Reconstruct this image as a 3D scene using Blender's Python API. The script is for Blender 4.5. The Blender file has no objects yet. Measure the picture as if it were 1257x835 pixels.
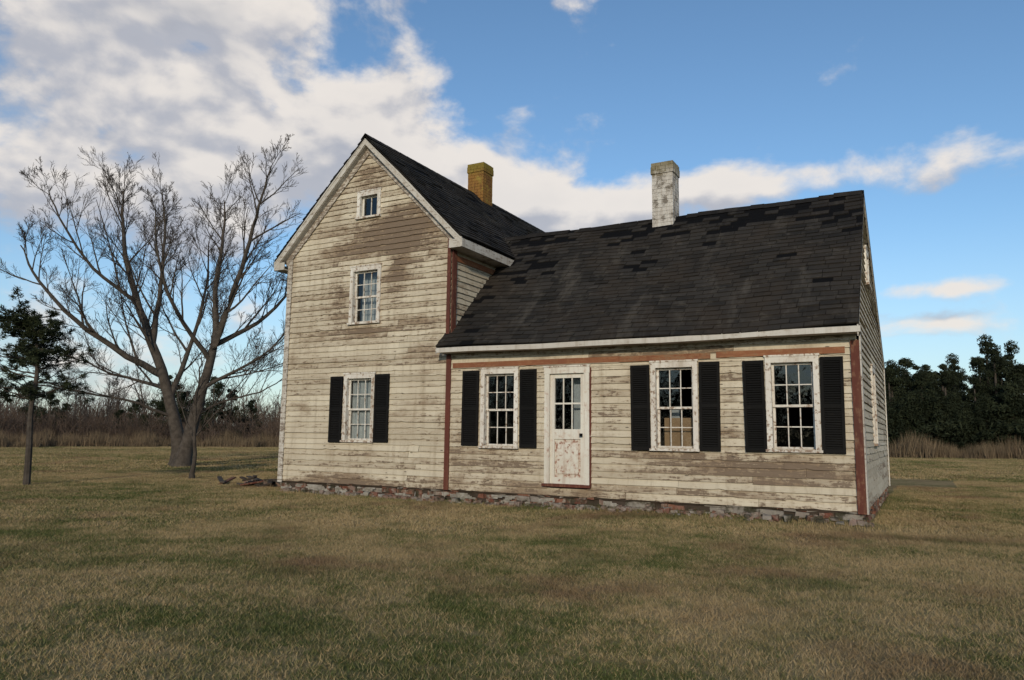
import bpy, math, random
import numpy as np
from mathutils import Vector, Matrix, noise as mnoise
random.seed(7); rng=np.random.default_rng(7)
scene=bpy.context.scene
scene.view_settings.view_transform='Standard'; scene.view_settings.look='None'; scene.view_settings.exposure=0
GZ=-0.11   # ground level

# ------------------------------------------------------------------ node helpers
class NT:
    def __init__(s,tree): s.t=tree; s.n=tree.nodes; s.l=tree.links
    def put(s,sock,v):
        if v is None: return
        if isinstance(v,bpy.types.NodeSocket): s.l.new(v,sock)
        else: sock.default_value=v
    def m(s,op,a,b=None,c=None,clamp=False):
        n=s.n.new('ShaderNodeMath'); n.operation=op; n.use_clamp=clamp
        for i,v in enumerate((a,b,c)): s.put(n.inputs[i],v)
        return n.outputs[0]
    def vm(s,op,a,b=None):
        n=s.n.new('ShaderNodeVectorMath'); n.operation=op
        s.put(n.inputs[0],a); s.put(n.inputs[1],b); return n.outputs[0]
    def comb(s,x,y,z):
        n=s.n.new('ShaderNodeCombineXYZ')
        for i,v in enumerate((x,y,z)): s.put(n.inputs[i],v)
        return n.outputs[0]
    def sep(s,v):
        n=s.n.new('ShaderNodeSeparateXYZ'); s.l.new(v,n.inputs[0]); return n.outputs
    def noise(s,vec,scale,detail=4,rough=.55,dist=0):
        n=s.n.new('ShaderNodeTexNoise'); s.l.new(vec,n.inputs['Vector'])
        n.inputs['Scale'].default_value=scale; n.inputs['Detail'].default_value=detail
        n.inputs['Roughness'].default_value=rough; n.inputs['Distortion'].default_value=dist
        return n.outputs['Fac']
    def voro(s,vec,scale,out='Distance',feature='F1'):
        n=s.n.new('ShaderNodeTexVoronoi'); n.feature=feature; s.l.new(vec,n.inputs['Vector']); n.inputs['Scale'].default_value=scale
        return n.outputs[out]
    def step(s,v,lo,hi,a=0.,b=1.):
        n=s.n.new('ShaderNodeMapRange'); n.interpolation_type='SMOOTHSTEP'
        s.put(n.inputs[0],v); s.put(n.inputs[1],lo); s.put(n.inputs[2],hi); s.put(n.inputs[3],a); s.put(n.inputs[4],b)
        return n.outputs[0]
    def mix(s,f,a,b,mode='MIX'):
        n=s.n.new('ShaderNodeMix'); n.data_type='RGBA'; n.blend_type=mode
        s.put(n.inputs[0],f)
        for sock,v in ((n.inputs[6],a),(n.inputs[7],b)):
            if isinstance(v,(tuple,list)): v=(v[0],v[1],v[2],1)
            s.put(sock,v)
        return n.outputs[2]
    def attr(s,name):
        n=s.n.new('ShaderNodeAttribute'); n.attribute_name=name; return n.outputs['Fac']
    def pos(s):
        return s.n.new('ShaderNodeNewGeometry').outputs['Position']
    def island(s):
        return s.n.new('ShaderNodeNewGeometry').outputs['Random Per Island']
def newmat(name,rough=.8,spec=.3):
    m=bpy.data.materials.new(name); m.use_nodes=True
    N=NT(m.node_tree); b=m.node_tree.nodes['Principled BSDF']
    b.inputs['Roughness'].default_value=rough; b.inputs['Specular IOR Level'].default_value=spec
    return m,N,b
def bump(N,b,h,strength=.4,dist=.01):
    n=N.n.new('ShaderNodeBump'); n.inputs['Strength'].default_value=strength; n.inputs['Distance'].default_value=dist
    N.l.new(h,n.inputs['Height']); N.l.new(n.outputs[0],b.inputs['Normal'])

def painted(name,pa,pb,wa,wb,thr,dirt=.35,rough=.75,nails=False,stretch=(3,3,28)):
    m,N,b=newmat(name,rough,.25)
    P=N.pos(); tone=N.attr('tone'); wear=N.attr('wear')
    sv=N.vm('MULTIPLY',P,stretch)
    n1=N.noise(sv,1.0,6,.65); n2=N.noise(P,14,5,.7); n3=N.noise(P,.9,3,.5)
    n4=N.noise(N.vm('MULTIPLY',P,(9,9,.7)),1,4,.6)
    base=N.mix(N.step(n3,.3,.7),pa,pb)
    base=N.mix(N.m('MULTIPLY',N.step(n4,.45,.78),dirt),base,(wa[0]*.9,wa[1]*.85,wa[2]*.7))
    base=N.mix(N.m('MULTIPLY',tone,.40),base,(pb[0]*.5,pb[1]*.47,pb[2]*.43))
    if nails:
        st_=N.m('ADD',N.noise(N.vm('MULTIPLY',P,(1.1,1.1,2.6)),1,6,.65),N.m('MULTIPLY',wear,1.9))
        base=N.mix(N.m('MULTIPLY',N.step(st_,.53,.81),.78),base,(.16,.105,.06))
    wood=N.mix(N.noise(N.vm('MULTIPLY',P,(4,4,120)),1,4,.6),wa,wb)
    v=N.m('ADD',N.m('MULTIPLY',n1,.6),N.m('MULTIPLY',n2,.4))
    v=N.m('ADD',v,wear); v=N.m('ADD',v,N.m('MULTIPLY',N.m('SUBTRACT',tone,.5),.06))
    base=N.mix(N.m('MULTIPLY',N.step(v,thr-.09,thr+.02),.36),base,(wa[0]*1.3,wa[1]*1.2,wa[2]*1.05))
    mask=N.step(v,thr,thr+.03)
    col=N.mix(N.m('MULTIPLY',mask,.92),base,wood)
    if nails:
        d=N.voro(N.vm('MULTIPLY',P,(2.6,2.6,8.3)),1.0)
        col=N.mix(N.m('MULTIPLY',N.step(d,.07,.11,1.,0.),.8),col,(.05,.035,.025))
    N.l.new(col,b.inputs['Base Color'])
    bump(N,b,N.m('SUBTRACT',N.m('MULTIPLY',n2,.5),mask),.45,.006)
    return m
M={}
M['siding']=painted('siding_paint',(.56,.505,.39),(.48,.42,.315),(.22,.165,.115),(.085,.058,.038),.594,dirt=.45,nails=True)
M['trim']=painted('trim_paint',(.56,.54,.49),(.46,.43,.38),(.24,.20,.16),(.12,.09,.07),.58,dirt=.5)
M['casing']=painted('casing_paint',(.68,.66,.60),(.58,.54,.48),(.28,.22,.16),(.18,.10,.07),.59,dirt=.45,stretch=(14,14,14))
M['red']=painted('red_board',(.24,.095,.045),(.19,.075,.04),(.30,.19,.11),(.10,.06,.04),.58,dirt=.3)
M['redtrim']=painted('dark_red_corner',(.12,.034,.022),(.09,.030,.021),(.22,.13,.085),(.07,.04,.03),.62,dirt=.3,stretch=(18,18,4))
M['door']=painted('door_paint',(.66,.64,.57),(.58,.55,.47),(.30,.17,.12),(.24,.11,.075),.60,dirt=.5,stretch=(9,9,9))
M['shutter']=painted('black_shutter',(.0065,.0065,.0065),(.010,.0095,.009),(.025,.022,.02),(.014,.012,.01),.64,dirt=.1,rough=.8)
M['shutter'].node_tree.nodes['Principled BSDF'].inputs['Specular IOR Level'].default_value=.12
def mk_flat(name,c1,c2,scale=3,rough=.9,bs=.3,bd=.01,metal=0):
    m,N,b=newmat(name,rough,.2); P=N.pos()
    n=N.noise(P,scale,6,.65)
    col=N.mix(N.step(n,.35,.65),c1,c2)
    col=N.mix(N.m('MULTIPLY',N.attr('tone'),.6),col,(c1[0]*.45,c1[1]*.45,c1[2]*.45))
    N.l.new(col,b.inputs['Base Color']); bump(N,b,n,bs,bd); return m
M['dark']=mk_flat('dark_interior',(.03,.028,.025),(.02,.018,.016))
M['sheath']=mk_flat('old_sheathing',(.06,.045,.035),(.04,.03,.02))
M['bark']=mk_flat('bark',(.080,.067,.055),(.045,.037,.030),6,.95,.6,.03)
M['twig']=mk_flat('twig_bark',(.070,.056,.047),(.045,.036,.030),2)
M['curtain']=mk_flat('faded_curtain',(.50,.52,.53),(.38,.40,.42),4)
M['cardboard']=mk_flat('plywood_board',(.42,.28,.17),(.34,.22,.13),5)
M['parge']=mk_flat('crumbling_mortar',(.34,.315,.27),(.20,.18,.145),7,.95,.9,.03)
# roof shingles
m,N,b=newmat('asphalt_shingle',.95,.08)
P=N.pos(); t=N.attr('tone'); w=N.attr('wear')
n=N.noise(P,60,3,.6); n2=N.noise(P,1.1,5,.6)
c=N.mix(t,(.013,.0125,.012),(.038,.034,.030)); c=N.mix(N.step(n2,.42,.68),c,(.036,.029,.023))
c=N.mix(N.m('MULTIPLY',n,.3),c,(.046,.042,.037))
c=N.mix(N.m('MULTIPLY',N.step(N.noise(N.vm('MULTIPLY',P,(2.2,.5,.5)),1,5,.65),.52,.72),.6),c,(.088,.078,.065))
c=N.mix(N.m('MULTIPLY',N.step(N.noise(P,3.5,5,.7),.54,.68),.40),c,(.09,.08,.067))
c=N.mix(w,c,(.005,.005,.0055))
N.l.new(c,b.inputs['Base Color']); bump(N,b,n,.5,.004); M['shingle']=m
# masonry
m,N,b=newmat('old_masonry',.95,.1)
P=N.pos(); t=N.attr('tone'); w=N.attr('wear'); n=N.noise(P,9,6,.7)
c=N.mix(t,(.13,.050,.034),(.20,.095,.062)); c=N.mix(w,c,(.24,.225,.195)); 
c=N.mix(N.m('MULTIPLY',N.step(n,.47,.66),.8),c,(.27,.245,.20)); c=N.mix(N.step(N.noise(P,3.2,5,.65),.47,.64),c,(.05,.045,.03))
N.l.new(c,b.inputs['Base Color']); bump(N,b,n,.8,.03); M['masonry']=m
def chim_mat(name,a,bb,c3,zt,ctop):
    m,N,b=newmat(name,.95,.1); P=N.pos(); n=N.noise(P,5,6,.7); n2=N.noise(N.vm('MULTIPLY',P,(9,9,2)),1,5,.7)
    z=N.sep(P)[2]
    c=N.mix(N.step(n2,.38,.62),a,bb); c=N.mix(N.step(n,.5,.62),c,c3)
    c=N.mix(N.m('MULTIPLY',N.step(N.m('ADD',z,N.m('MULTIPLY',n,.3)),zt,zt+.35),.8),c,ctop)
    N.l.new(c,b.inputs['Base Color']); bump(N,b,n,.6,.02); return m
M['chim_w']=chim_mat('whitewashed_chimney',(.52,.50,.46),(.40,.37,.33),(.17,.15,.125),6.8,(.15,.125,.06))
M['chim_y']=chim_mat('lichen_brick_chimney',(.23,.12,.035),(.16,.08,.03),(.26,.18,.045),8.35,(.17,.14,.03))
# glass
m=bpy.data.materials.new('old_window_glass'); m.use_nodes=True; N=NT(m.node_tree); N.n.clear()
o=N.n.new('ShaderNodeOutputMaterial'); g=N.n.new('ShaderNodeBsdfGlossy'); g.inputs['Roughness'].default_value=.04
tr=N.n.new('ShaderNodeBsdfTransparent'); tr.inputs[0].default_value=(.75,.79,.79,1)
fr=N.n.new('ShaderNodeFresnel'); fr.inputs[0].default_value=1.5
bp=N.n.new('ShaderNodeBump'); bp.inputs['Strength'].default_value=.15; bp.inputs['Distance'].default_value=.02
N.l.new(N.noise(N.pos(),5,2,.5),bp.inputs['Height']); N.l.new(bp.outputs[0],g.inputs['Normal'])
mx=N.n.new('ShaderNodeMixShader'); N.l.new(N.m('ADD',fr.outputs[0],.03,clamp=True),mx.inputs[0])
N.l.new(tr.outputs[0],mx.inputs[1]); N.l.new(g.outputs[0],mx.inputs[2]); N.l.new(mx.outputs[0],o.inputs[0]); M['glass']=m

def grasscol(N,P,blade=None):
    a=N.noise(P,.20,6,.62,.6); b2=N.noise(P,1.1,5,.68); c3=N.noise(P,7,4,.65)
    v=N.m('ADD',N.m('ADD',N.m('MULTIPLY',a,.45),N.m('MULTIPLY',b2,.35)),N.m('MULTIPLY',c3,.20))
    if blade is not None: v=N.m('ADD',v,N.m('MULTIPLY',N.m('SUBTRACT',blade,.5),.16))
    c=N.mix(N.step(v,.40,.555),(.080,.095,.028),(.335,.250,.130))
    c=N.mix(N.step(N.noise(P,.4,5,.65),.50,.70),c,(.19,.125,.07))
    c=N.mix(N.m('MULTIPLY',N.step(N.noise(P,.75,5,.6),.52,.70),.55),c,(.060,.080,.024))
    return c,c3
m,N,b=newmat('lawn',1.,.0); P=N.pos(); c,c3=grasscol(N,P)
f=N.noise(P,45,4,.7); c=N.mix(N.m('MULTIPLY',N.step(f,.35,.65,1.,0.),.4),c,(.06,.047,.024))
N.l.new(c,b.inputs['Base Color']); bump(N,b,N.m('ADD',f,c3),.3,.02); M['lawn']=m
m,N,b=newmat('grass_blade',.7,.15); P=N.pos(); c,c3=grasscol(N,P,N.island())
N.l.new(c,b.inputs['Base Color']); M['blade']=m
def islmat(name,a,bb,rough=.8):
    m,N,b=newmat(name,rough,.15); c=N.mix(N.island(),a,bb); c=N.mix(N.step(N.noise(N.pos(),.6,3),.4,.65),c,(a[0]*.7,a[1]*.7,a[2]*.7))
    N.l.new(c,b.inputs['Base Color']); return m
M['reed']=islmat('dry_reed',(.19,.14,.085),(.095,.066,.042))
M['conifer']=islmat('conifer_needles',(.015,.021,.010),(.030,.036,.017))
M['pine']=islmat('pine_needles',(.020,.028,.013),(.042,.050,.022))
M['brush']=islmat('brush_twigs',(.11,.078,.058),(.06,.044,.034))
M['weed']=islmat('green_weeds',(.065,.095,.025),(.16,.13,.06))

# ------------------------------------------------------------------ mesh builder
class B:
    def __init__(s): s.v=[]; s.f=[]; s.mi=[]; s.tone=[]; s.wear=[]; s.mats=[]
    def mat(s,k):
        if k not in s.mats: s.mats.append(k)
        return s.mats.index(k)
    def add(s,vs,fs,k,tone=0.,wear=0.):
        o=len(s.v); s.v+=[tuple(p) for p in vs]; s.f+=[tuple(i+o for i in q) for q in fs]
        s.mi+=[s.mat(k)]*len(fs); n=len(vs)
        s.tone+=[tone]*n if not hasattr(tone,'__len__') else list(tone)
        s.wear+=[wear]*n if not hasattr(wear,'__len__') else list(wear)
    def hexa(s,c,k,tone=None,wear=0.):
        if tone is None: tone=random.random()*.6
        s.add(c,[(0,1,2,3),(7,6,5,4),(0,4,5,1),(1,5,6,2),(2,6,7,3),(3,7,4,0)],k,tone,wear)
    def box(s,x0,x1,y0,y1,z0,z1,k,tone=None,wear=0.,W=None,j=0.):
        c=[(x0,y0,z0),(x1,y0,z0),(x1,y1,z0),(x0,y1,z0),(x0,y0,z1),(x1,y0,z1),(x1,y1,z1),(x0,y1,z1)]
        if j: c=[tuple(q+random.uniform(-j,j) for q in p) for p in c]
        if W: c=[W(*p) for p in c]
        s.hexa(c,k,tone,wear)
    def obj(s,name,parent=None,smooth=False):
        me=bpy.data.meshes.new(name); me.from_pydata(s.v,[],s.f)
        for k in s.mats: me.materials.append(M[k])
        me.polygons.foreach_set('material_index',s.mi)
        for nm,a in (('tone',s.tone),('wear',s.wear)):
            at=me.attributes.new(nm,'FLOAT','POINT'); at.data.foreach_set('value',a)
        if smooth: me.polygons.foreach_set('use_smooth',[True]*len(s.f))
        me.update(); o=bpy.data.objects.new(name,me); scene.collection.objects.link(o)
        if parent: o.parent=parent
        return o
def empty(name):
    o=bpy.data.objects.new(name,None); scene.collection.objects.link(o); return o
def wall(O,A,Nn):
    return lambda a,o,z:(O[0]+a*A[0]+o*Nn[0],O[1]+a*A[1]+o*Nn[1],z)
house=empty('abandoned_farmhouse')

def gauss(a,z,ca,cz,sa,sz,h): return h*math.exp(-((a-ca)/sa)**2-((z-cz)/sz)**2)
def wear_front(a,z):
    w=-.03
    for g in [(-1.2,5.6,.9,.45,.15),(-2.3,5.35,.9,.3,.15),(-2.95,4.2,.3,.9,.11),(-1.4,4.6,.35,.9,.14),(-.9,6.3,.6,.4,.10),(-2.2,3.4,.8,.22,.13),(-.6,5.2,.5,.5,.08),
              (-3.0,.25,1.6,.14,.19),(-.5,2.2,.4,1.6,.04),(1.2,.65,.7,.35,.11),(5.0,.75,1.2,.2,.14),(6.5,.75,1.0,.22,.15),
              (3.4,.25,3.6,.12,.12),(5.5,2.7,2,.08,.10),(2.5,2.7,2,.08,.08),(-3.9,2.9,.5,1.2,.03),(-2.2,6.9,.5,.3,.12),(3.4,1.8,.3,.6,.07),(.2,1,.25,.9,.09),(-3.7,4.6,.8,1.,.03),(-.7,3.4,.6,.5,.07),(-2.2,.85,.5,.1,.09),(5.53,1.8,.15,.7,.08)]:
        w+=gauss(a,z,*g)
    return w
def wear_other(a,z): return .02

def intervals(lo,hi,z0,z1,ops):
    iv=[(lo,hi)]
    for (a0,a1,b0,b1) in ops:
        if b0<z1-1e-4 and b1>z0+1e-4:
            nv=[]
            for l,h in iv:
                if a1<=l or a0>=h: nv.append((l,h)); continue
                if a0>l: nv.append((l,a0))
                if a1<h: nv.append((a1,h))
            iv=nv
    return [(l,h) for l,h in iv if h-l>.02]
def clap(Bd,W,z0,z1,rng_f,ops,wf,exp=.118,mk='siding'):
    n=round((z1-z0)/exp); e=(z1-z0)/n
    for i in range(n):
        za=z0+i*e; zb=za+e
        cuts=sorted({za,zb}|{q for o in ops for q in o[2:] if za+.01<q<zb-.01})
        rowj=random.uniform(-.006,.006)
        for za2,zb2 in zip(cuts[:-1],cuts[1:]):
            zm=(za2+zb2)/2; lo,hi=rng_f(zm)
            for l,h in intervals(lo,hi,za2,zb2,ops):
                x=l
                while x<h-1e-3:
                    L=random.uniform(1.4,3.8); x2=min(h,x+L)
                    if h-x2<.5: x2=h
                    jz=random.uniform(-.005,.005)+rowj; jo=random.uniform(0,.006); tilt=random.uniform(-.007,.007)
                    if random.random()<.10: jo+=.012; tilt*=2
                    tone=random.random()**1.4
                    k=max(1,int((x2-x)/.11)); vs=[];fs=[];ws=[]
                    wb=random.uniform(-.045,.045)
                    for q in range(k+1):
                        xx=x+.002+(x2-x-.004)*q/k
                        jj=jz+tilt*(q/k-.5)+random.uniform(-.0025,.0025)+(random.random()<.05)*.016
                        if za2!=za: jj=0
                        f0=(za2-za)/e; f1=(zb2-za)/e
                        ob=.032+jo-.026*f0; ot=.006+jo*.3+.026*(1-f1)
                        zt=zb2+(.018 if zb2==zb else 0)
                        vs+=[W(xx,ot,zt),W(xx,ob,za2+jj),W(xx,-.001,za2+jj)]
                        wv=wf(xx,zm)+wb; ws+=[wv-.01,wv+.05,wv+.06]
                        if q: o=(q-1)*3; fs+=[(o,o+1,o+4,o+3),(o+1,o+2,o+5,o+4)]
                    Bd.add(vs,fs,mk,tone,ws)
                    x=x2
def sheath(Bd,W,z0,z1,rng_f,ops,zs=()):
    cuts=sorted({z0,z1}|set(zs)|{q for o in ops for q in o[2:] if z0<q<z1})
    for za,zb in zip(cuts[:-1],cuts[1:]):
        la,ha=rng_f(za+1e-5); lb,hb=rng_f(zb-1e-5)
        for l,h in intervals(min(la,lb),max(ha,hb),za,zb,ops):
            L0=la if l==min(la,lb) else l; L1=lb if l==min(la,lb) else l
            H0=ha if h==max(ha,hb) else h; H1=hb if h==max(ha,hb) else h
            c=[W(L0,-.003,za),W(H0,-.003,za),W(H0,-.12,za),W(L0,-.12,za),W(L1,-.003,zb),W(H1,-.003,zb),W(H1,-.12,zb),W(L1,-.12,zb)]
            Bd.hexa(c,'sheath')

front_win=[(-2.70,-1.86,1.02,2.46,'curtain'),(.76,1.58,.96,2.46,'half'),(4.17,4.98,.98,2.47,'board'),(6.07,6.87,1.0,2.49,'none'),(-2.64,-1.80,3.55,4.81,'sky_reflection')]
door=(2.14,3.03,.34,2.45)
attic=(-2.53,-1.88,5.90,6.50)
cas=.045
ops=[(w[0]+cas,w[1]-cas,w[2]+.04,w[3]-cas) for w in front_win]+[(door[0]+cas,door[1]-cas,door[2]+.02,door[3]-cas),(attic[0]+cas,attic[1]-cas,attic[2]+.04,attic[3]-cas)]
CX=-2.24; RT=7.75
def tall_rng(z):
    h=2.24 if z<=5.32 else max(.01,2.24-(z-5.32))
    return (CX-h,CX+h)
WF=wall((0,0),(1,0),(0,-1))
wl=B(); sh=B()
opsT=[o for o in ops if o[0]<0]; opsW=[o for o in ops if o[0]>0]
clap(wl,WF,.13,7.5,tall_rng,opsT,wear_front); sheath(sh,WF,.10,7.5,tall_rng,opsT,(5.32,))
clap(wl,WF,.13,2.84,lambda z:(0.0,7.42),opsW,wear_front); sheath(sh,WF,.10,2.84,lambda z:(.0,7.42),opsW)
WR=wall((0,0),(0,1),(1,0)); WL=wall((-4.48,0),(0,1),(-1,0))
clap(wl,WR,2.8,5.28,lambda z:(0,9.0),[],lambda a,z:.0); sheath(sh,WR,2.8,5.3,lambda z:(.125,9.0),[])
clap(wl,WL,.13,5.28,lambda z:(0,9.0),[],wear_other,.14); sheath(sh,WL,.1,5.3,lambda z:(.125,9.0),[])
WB=wall((0,9.0),(1,0),(0,1)); clap(wl,WB,.13,7.5,tall_rng,[],wear_other,.14); sheath(sh,WB,.1,7.5,tall_rng,[],(5.32,))
WX=wall((7.42,0),(0,1),(1,0))
RY,RZ=2.78,5.89; S1=.949; S2=.5425
def wing_rng(z):
    lo=0. if z<3.10 else (z-3.10)/S1
    hi=8.0 if z<2.92 else 8.0-(z-2.92)/S2
    return (lo,max(hi,lo+.01))
side_win=[(2.7,3.6,1.1,2.55,'none'),(2.55,3.25,4.05,4.75,'none')]
opx=[(w[0]+cas,w[1]-cas,w[2]+.04,w[3]-cas) for w in side_win]
clap(wl,WX,.13,5.72,wing_rng,opx,lambda a,z:-.02); sheath(sh,WX,.1,5.72,wing_rng,opx,(2.92,3.10))
WBk=wall((0,8.0),(1,0),(0,1)); clap(wl,WBk,.13,2.9,lambda z:(0,7.42),[],wear_other,.14); sheath(sh,WBk,.1,2.9,lambda z:(0,7.42),[])
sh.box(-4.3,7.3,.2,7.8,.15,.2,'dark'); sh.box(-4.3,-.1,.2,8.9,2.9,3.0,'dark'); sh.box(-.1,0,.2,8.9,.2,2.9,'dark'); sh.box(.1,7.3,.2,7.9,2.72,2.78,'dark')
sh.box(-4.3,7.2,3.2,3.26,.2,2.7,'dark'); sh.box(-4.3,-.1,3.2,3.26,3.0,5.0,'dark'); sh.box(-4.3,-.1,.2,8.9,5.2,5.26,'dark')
wl.obj('clapboard_siding',house); sh.obj('wall_structure',house)

# ------------------------------------------------------------------ trim
tr_=B()
def vbox(W,a0,a1,o0,o1,z0,z1,k,wear=0.,tone=None,j=.0):
    tr_.box(a0,a1,o0,o1,z0,z1,k,tone,wear,W,j)
vbox(WF,-.055,.055,.036,.056,.12,2.78,'redtrim'); vbox(WF,-.085,.0,.036,.056,3.0,5.26,'redtrim')
vbox(WR,-.055,.10,.036,.056,3.0,5.1,'redtrim',.05)
vbox(WF,7.33,7.455,.036,.056,.10,2.70,'redtrim',.03); vbox(WX,-.055,.10,.036,.056,.10,2.9,'trim',.02)
vbox(WF,-4.515,-4.40,.036,.056,.10,5.2,'trim',.09); vbox(WL,-.055,.1,.036,.056,.1,5.2,'trim',.06)
vbox(WX,7.9,8.02,.036,.056,.1,2.9,'trim')
vbox(WF,.10,3.6,.0365,.052,2.505,2.605,'red',.0,.2); vbox(WF,3.605,5.2,.0365,.055,2.50,2.60,'red',.05,.6); vbox(WF,5.3,7.25,.0365,.051,2.51,2.61,'red',.03,.1)
vbox(WF,.06,7.32,.0365,.048,2.71,2.78,'trim',.08)
vbox(WR,.1,2.2,.0365,.054,4.72,4.84,'red'); vbox(WR,.1,2.2,.0365,.062,4.95,5.12,'trim',.05)
n=10
for i in range(n):
    x0=-.1+7.6*i/n; x1=-.1+7.6*(i+1)/n
    def sg(x): return -.022*math.sin(math.pi*(x+.1)/7.6)+.006*math.sin(x*2.3)
    z0,z1=sg(x0),sg(x1)
    for (ya,yb,za,zb,k,wr) in ((-.355,-.33,2.795,2.885,'trim',-.01),(-.33,-.0365,2.80,2.82,'trim',.05)):
        tr_.hexa([(x0,ya,za+z0),(x1,ya,za+z1),(x1,yb,za+z1),(x0,yb,za+z0),(x0,ya,zb+z0),(x1,ya,zb+z1),(x1,yb,zb+z1),(x0,yb,zb+z0)],k,random.random()*.4,wr)
def rake(sgn,y0,y1,d0,d1,k,wr=0,xo=2.585,rt=RT,cx=CX,top=0.):
    x1=cx+sgn*xo; x0=cx+sgn*top
    c=[(x0,y0,rt-top-d1),(x1,y0,rt-xo-d1),(x1,y1,rt-xo-d1),(x0,y1,rt-top-d1),(x0,y0,rt-top-d0),(x1,y0,rt-xo-d0),(x1,y1,rt-xo-d0),(x0,y1,rt-top-d0)]
    tr_.hexa(c,k,random.random()*.4,wr)
for sgn in (-1,1):
    rake(sgn,-.205,-.18,.045,.225,'trim',.03)
    rake(sgn,-.18,-.037,.205,.232,'trim',.0,xo=2.56)
    rake(sgn,-.060,-.037,.233,.40,'trim',.12,xo=2.35)
    rake(sgn,-.215,-.206,.045,.10,'trim',-.02)
    xe=CX+sgn*2.585; xw=CX+sgn*2.277
    xa,xb=min(xe,xw),max(xe,xw)
    tr_.box(xa,xb,-.18,9.1,4.93,4.95,'trim',.3,.05)
    ta,tb=(xe-.012,xe+.012)
    tr_.box(ta,tb,-.2,9.15,4.93,5.10,'trim',.3,.03)
    tr_.box(xa,xb,-.2,-.178,4.93,5.10,'trim',.3,.03)
def rakey(x0,x1,y0,z0,y1,z1,d0,d1,k,wr=0):
    c=[(x0,y0,z0-d1),(x1,y0,z0-d1),(x1,y1,z1-d1),(x0,y1,z1-d1),(x0,y0,z0-d0),(x1,y0,z0-d0),(x1,y1,z1-d0),(x0,y1,z1-d0)]
    tr_.hexa(c,k,.4,wr)
rakey(7.454,7.474,-.34,2.93,RY,RZ,.045,.20,'trim',.08); rakey(7.454,7.474,RY,RZ,8.2,2.95,.045,.20,'trim',.03)
rakey(-.13,-.1,-.34,2.93,0-.03,3.235,.045,.16,'trim',.08)
tr_.obj('trim_boards',house)

# ------------------------------------------------------------------ windows
wn=B()
def window(W,a0,a1,z0,z1,kind='none',cols=3,rows=2,double=True):
    b_=wn; c=.085
    b_.box(a0,a0+c,.0,.057,z0+.03,z1-.001,'casing',None,.03,W); b_.box(a1-c,a1,.0,.057,z0+.03,z1-.001,'casing',None,.03,W)
    b_.box(a0-.015,a1+.015,.0,.066,z1,z1+.0+.03,'casing',None,.06,W); b_.box(a0+c,a1-c,.0,.056,z1-c-.01,z1-.002,'casing',None,.0,W)
    b_.box(a0-.02,a1+.02,-.02,.090,z0-.012,z0+.029,'casing',None,.08,W)
    i0,i1=a0+c,a1-c; zb,zt=z0+.03,z1-c-.01
    for q in ((i0-.035,i0-.001),(i1+.001,i1+.035)): b_.box(q[0],q[1],-.11,-.001,zb,zt,'casing',.3,.05,W)
    b_.box(i0,i1,-.11,-.001,zt+.001,zt+.03,'casing',.3,.05,W)
    def sash(za,zbb,o,rws):
        s=.036
        b_.box(i0,i0+s,o-.03,o,za,zbb,'casing',None,.02,W); b_.box(i1-s,i1,o-.03,o,za,zbb,'casing',None,.02,W)
        b_.box(i0+s,i1-s,o-.03,o-.001,za,za+s*1.1,'casing',None,.04,W); b_.box(i0+s,i1-s,o-.03,o-.001,zbb-s,zbb,'casing',None,.0,W)
        x0,x1,y0,y1=i0+s,i1-s,za+s*1.1,zbb-s
        for q in range(1,cols):
            x=x0+(x1-x0)*q/cols; b_.box(x-.008,x+.008,o-.026,o-.004,y0,y1,'casing',None,.02,W)
        for q in range(1,rws):
            y=y0+(y1-y0)*q/rws; b_.box(x0,x1,o-.025,o-.006,y-.008,y+.008,'casing',None,.02,W)
        for ci in range(cols):
            for ri in range(rws):
                if kind in('none','board') and random.random()<.2: continue
                xa=x0+(x1-x0)*ci/cols+.004; xb=x0+(x1-x0)*(ci+1)/cols-.004; ya=y0+(y1-y0)*ri/rws+.004; yb=y0+(y1-y0)*(ri+1)/rws-.004
                t=[random.uniform(-.002,.002) for _ in range(4)]
                b_.add([W(xa,o-.015+t[0],ya),W(xb,o-.015+t[1],ya),W(xb,o-.015+t[2],yb),W(xa,o-.015+t[3],yb)],[(0,1,2,3)],'glass')
    if double:
        zm=(zb+zt)/2; sash(zm-.02,zt,-.03,rows); sash(zb,zm+.02,-.065,rows)
    else: sash(zb,zt,-.04,rows)
    def curt(a,b2,za,zb3,k='curtain',amp=.012,o=-.16):
        nn=24; vs=[];fs=[]
        for q in range(nn+1):
            x=a+(b2-a)*q/nn; oo=o+amp*math.sin(q*1.7)+amp*.5*math.sin(q*.9)
            vs+=[W(x,oo,za+random.uniform(0,.01)),W(x,oo,zb3)]
            if q: k0=(q-1)*2; fs.append((k0,k0+2,k0+3,k0+1))
        wn.add(vs,fs,k,.1)
    if kind=='curtain': curt(i0-.02,i1+.02,zb,zt)
    if kind=='sky_reflection': curt(i0-.02,i1+.02,zb+.05,zt,'curtain',.012,-.3)  # pale sheet behind the upper window glass, standing in for reflected sky
    if kind=='half': curt(i1-.10,i1+.02,zb,zt,'curtain',.02,-.25)
    if kind=='board': wn.box(i0+.05,i1-.1,-.30,-.27,zb-.1,zb+.52,'cardboard',.1,0,W); wn.box(i0+.12,i0+.3,-.4,-.35,zb+.3,zb+.66,'curtain',.1,0,W)
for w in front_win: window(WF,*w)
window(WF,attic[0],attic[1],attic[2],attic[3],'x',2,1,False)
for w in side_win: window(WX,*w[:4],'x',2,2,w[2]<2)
wn.obj('windows',house)

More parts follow.
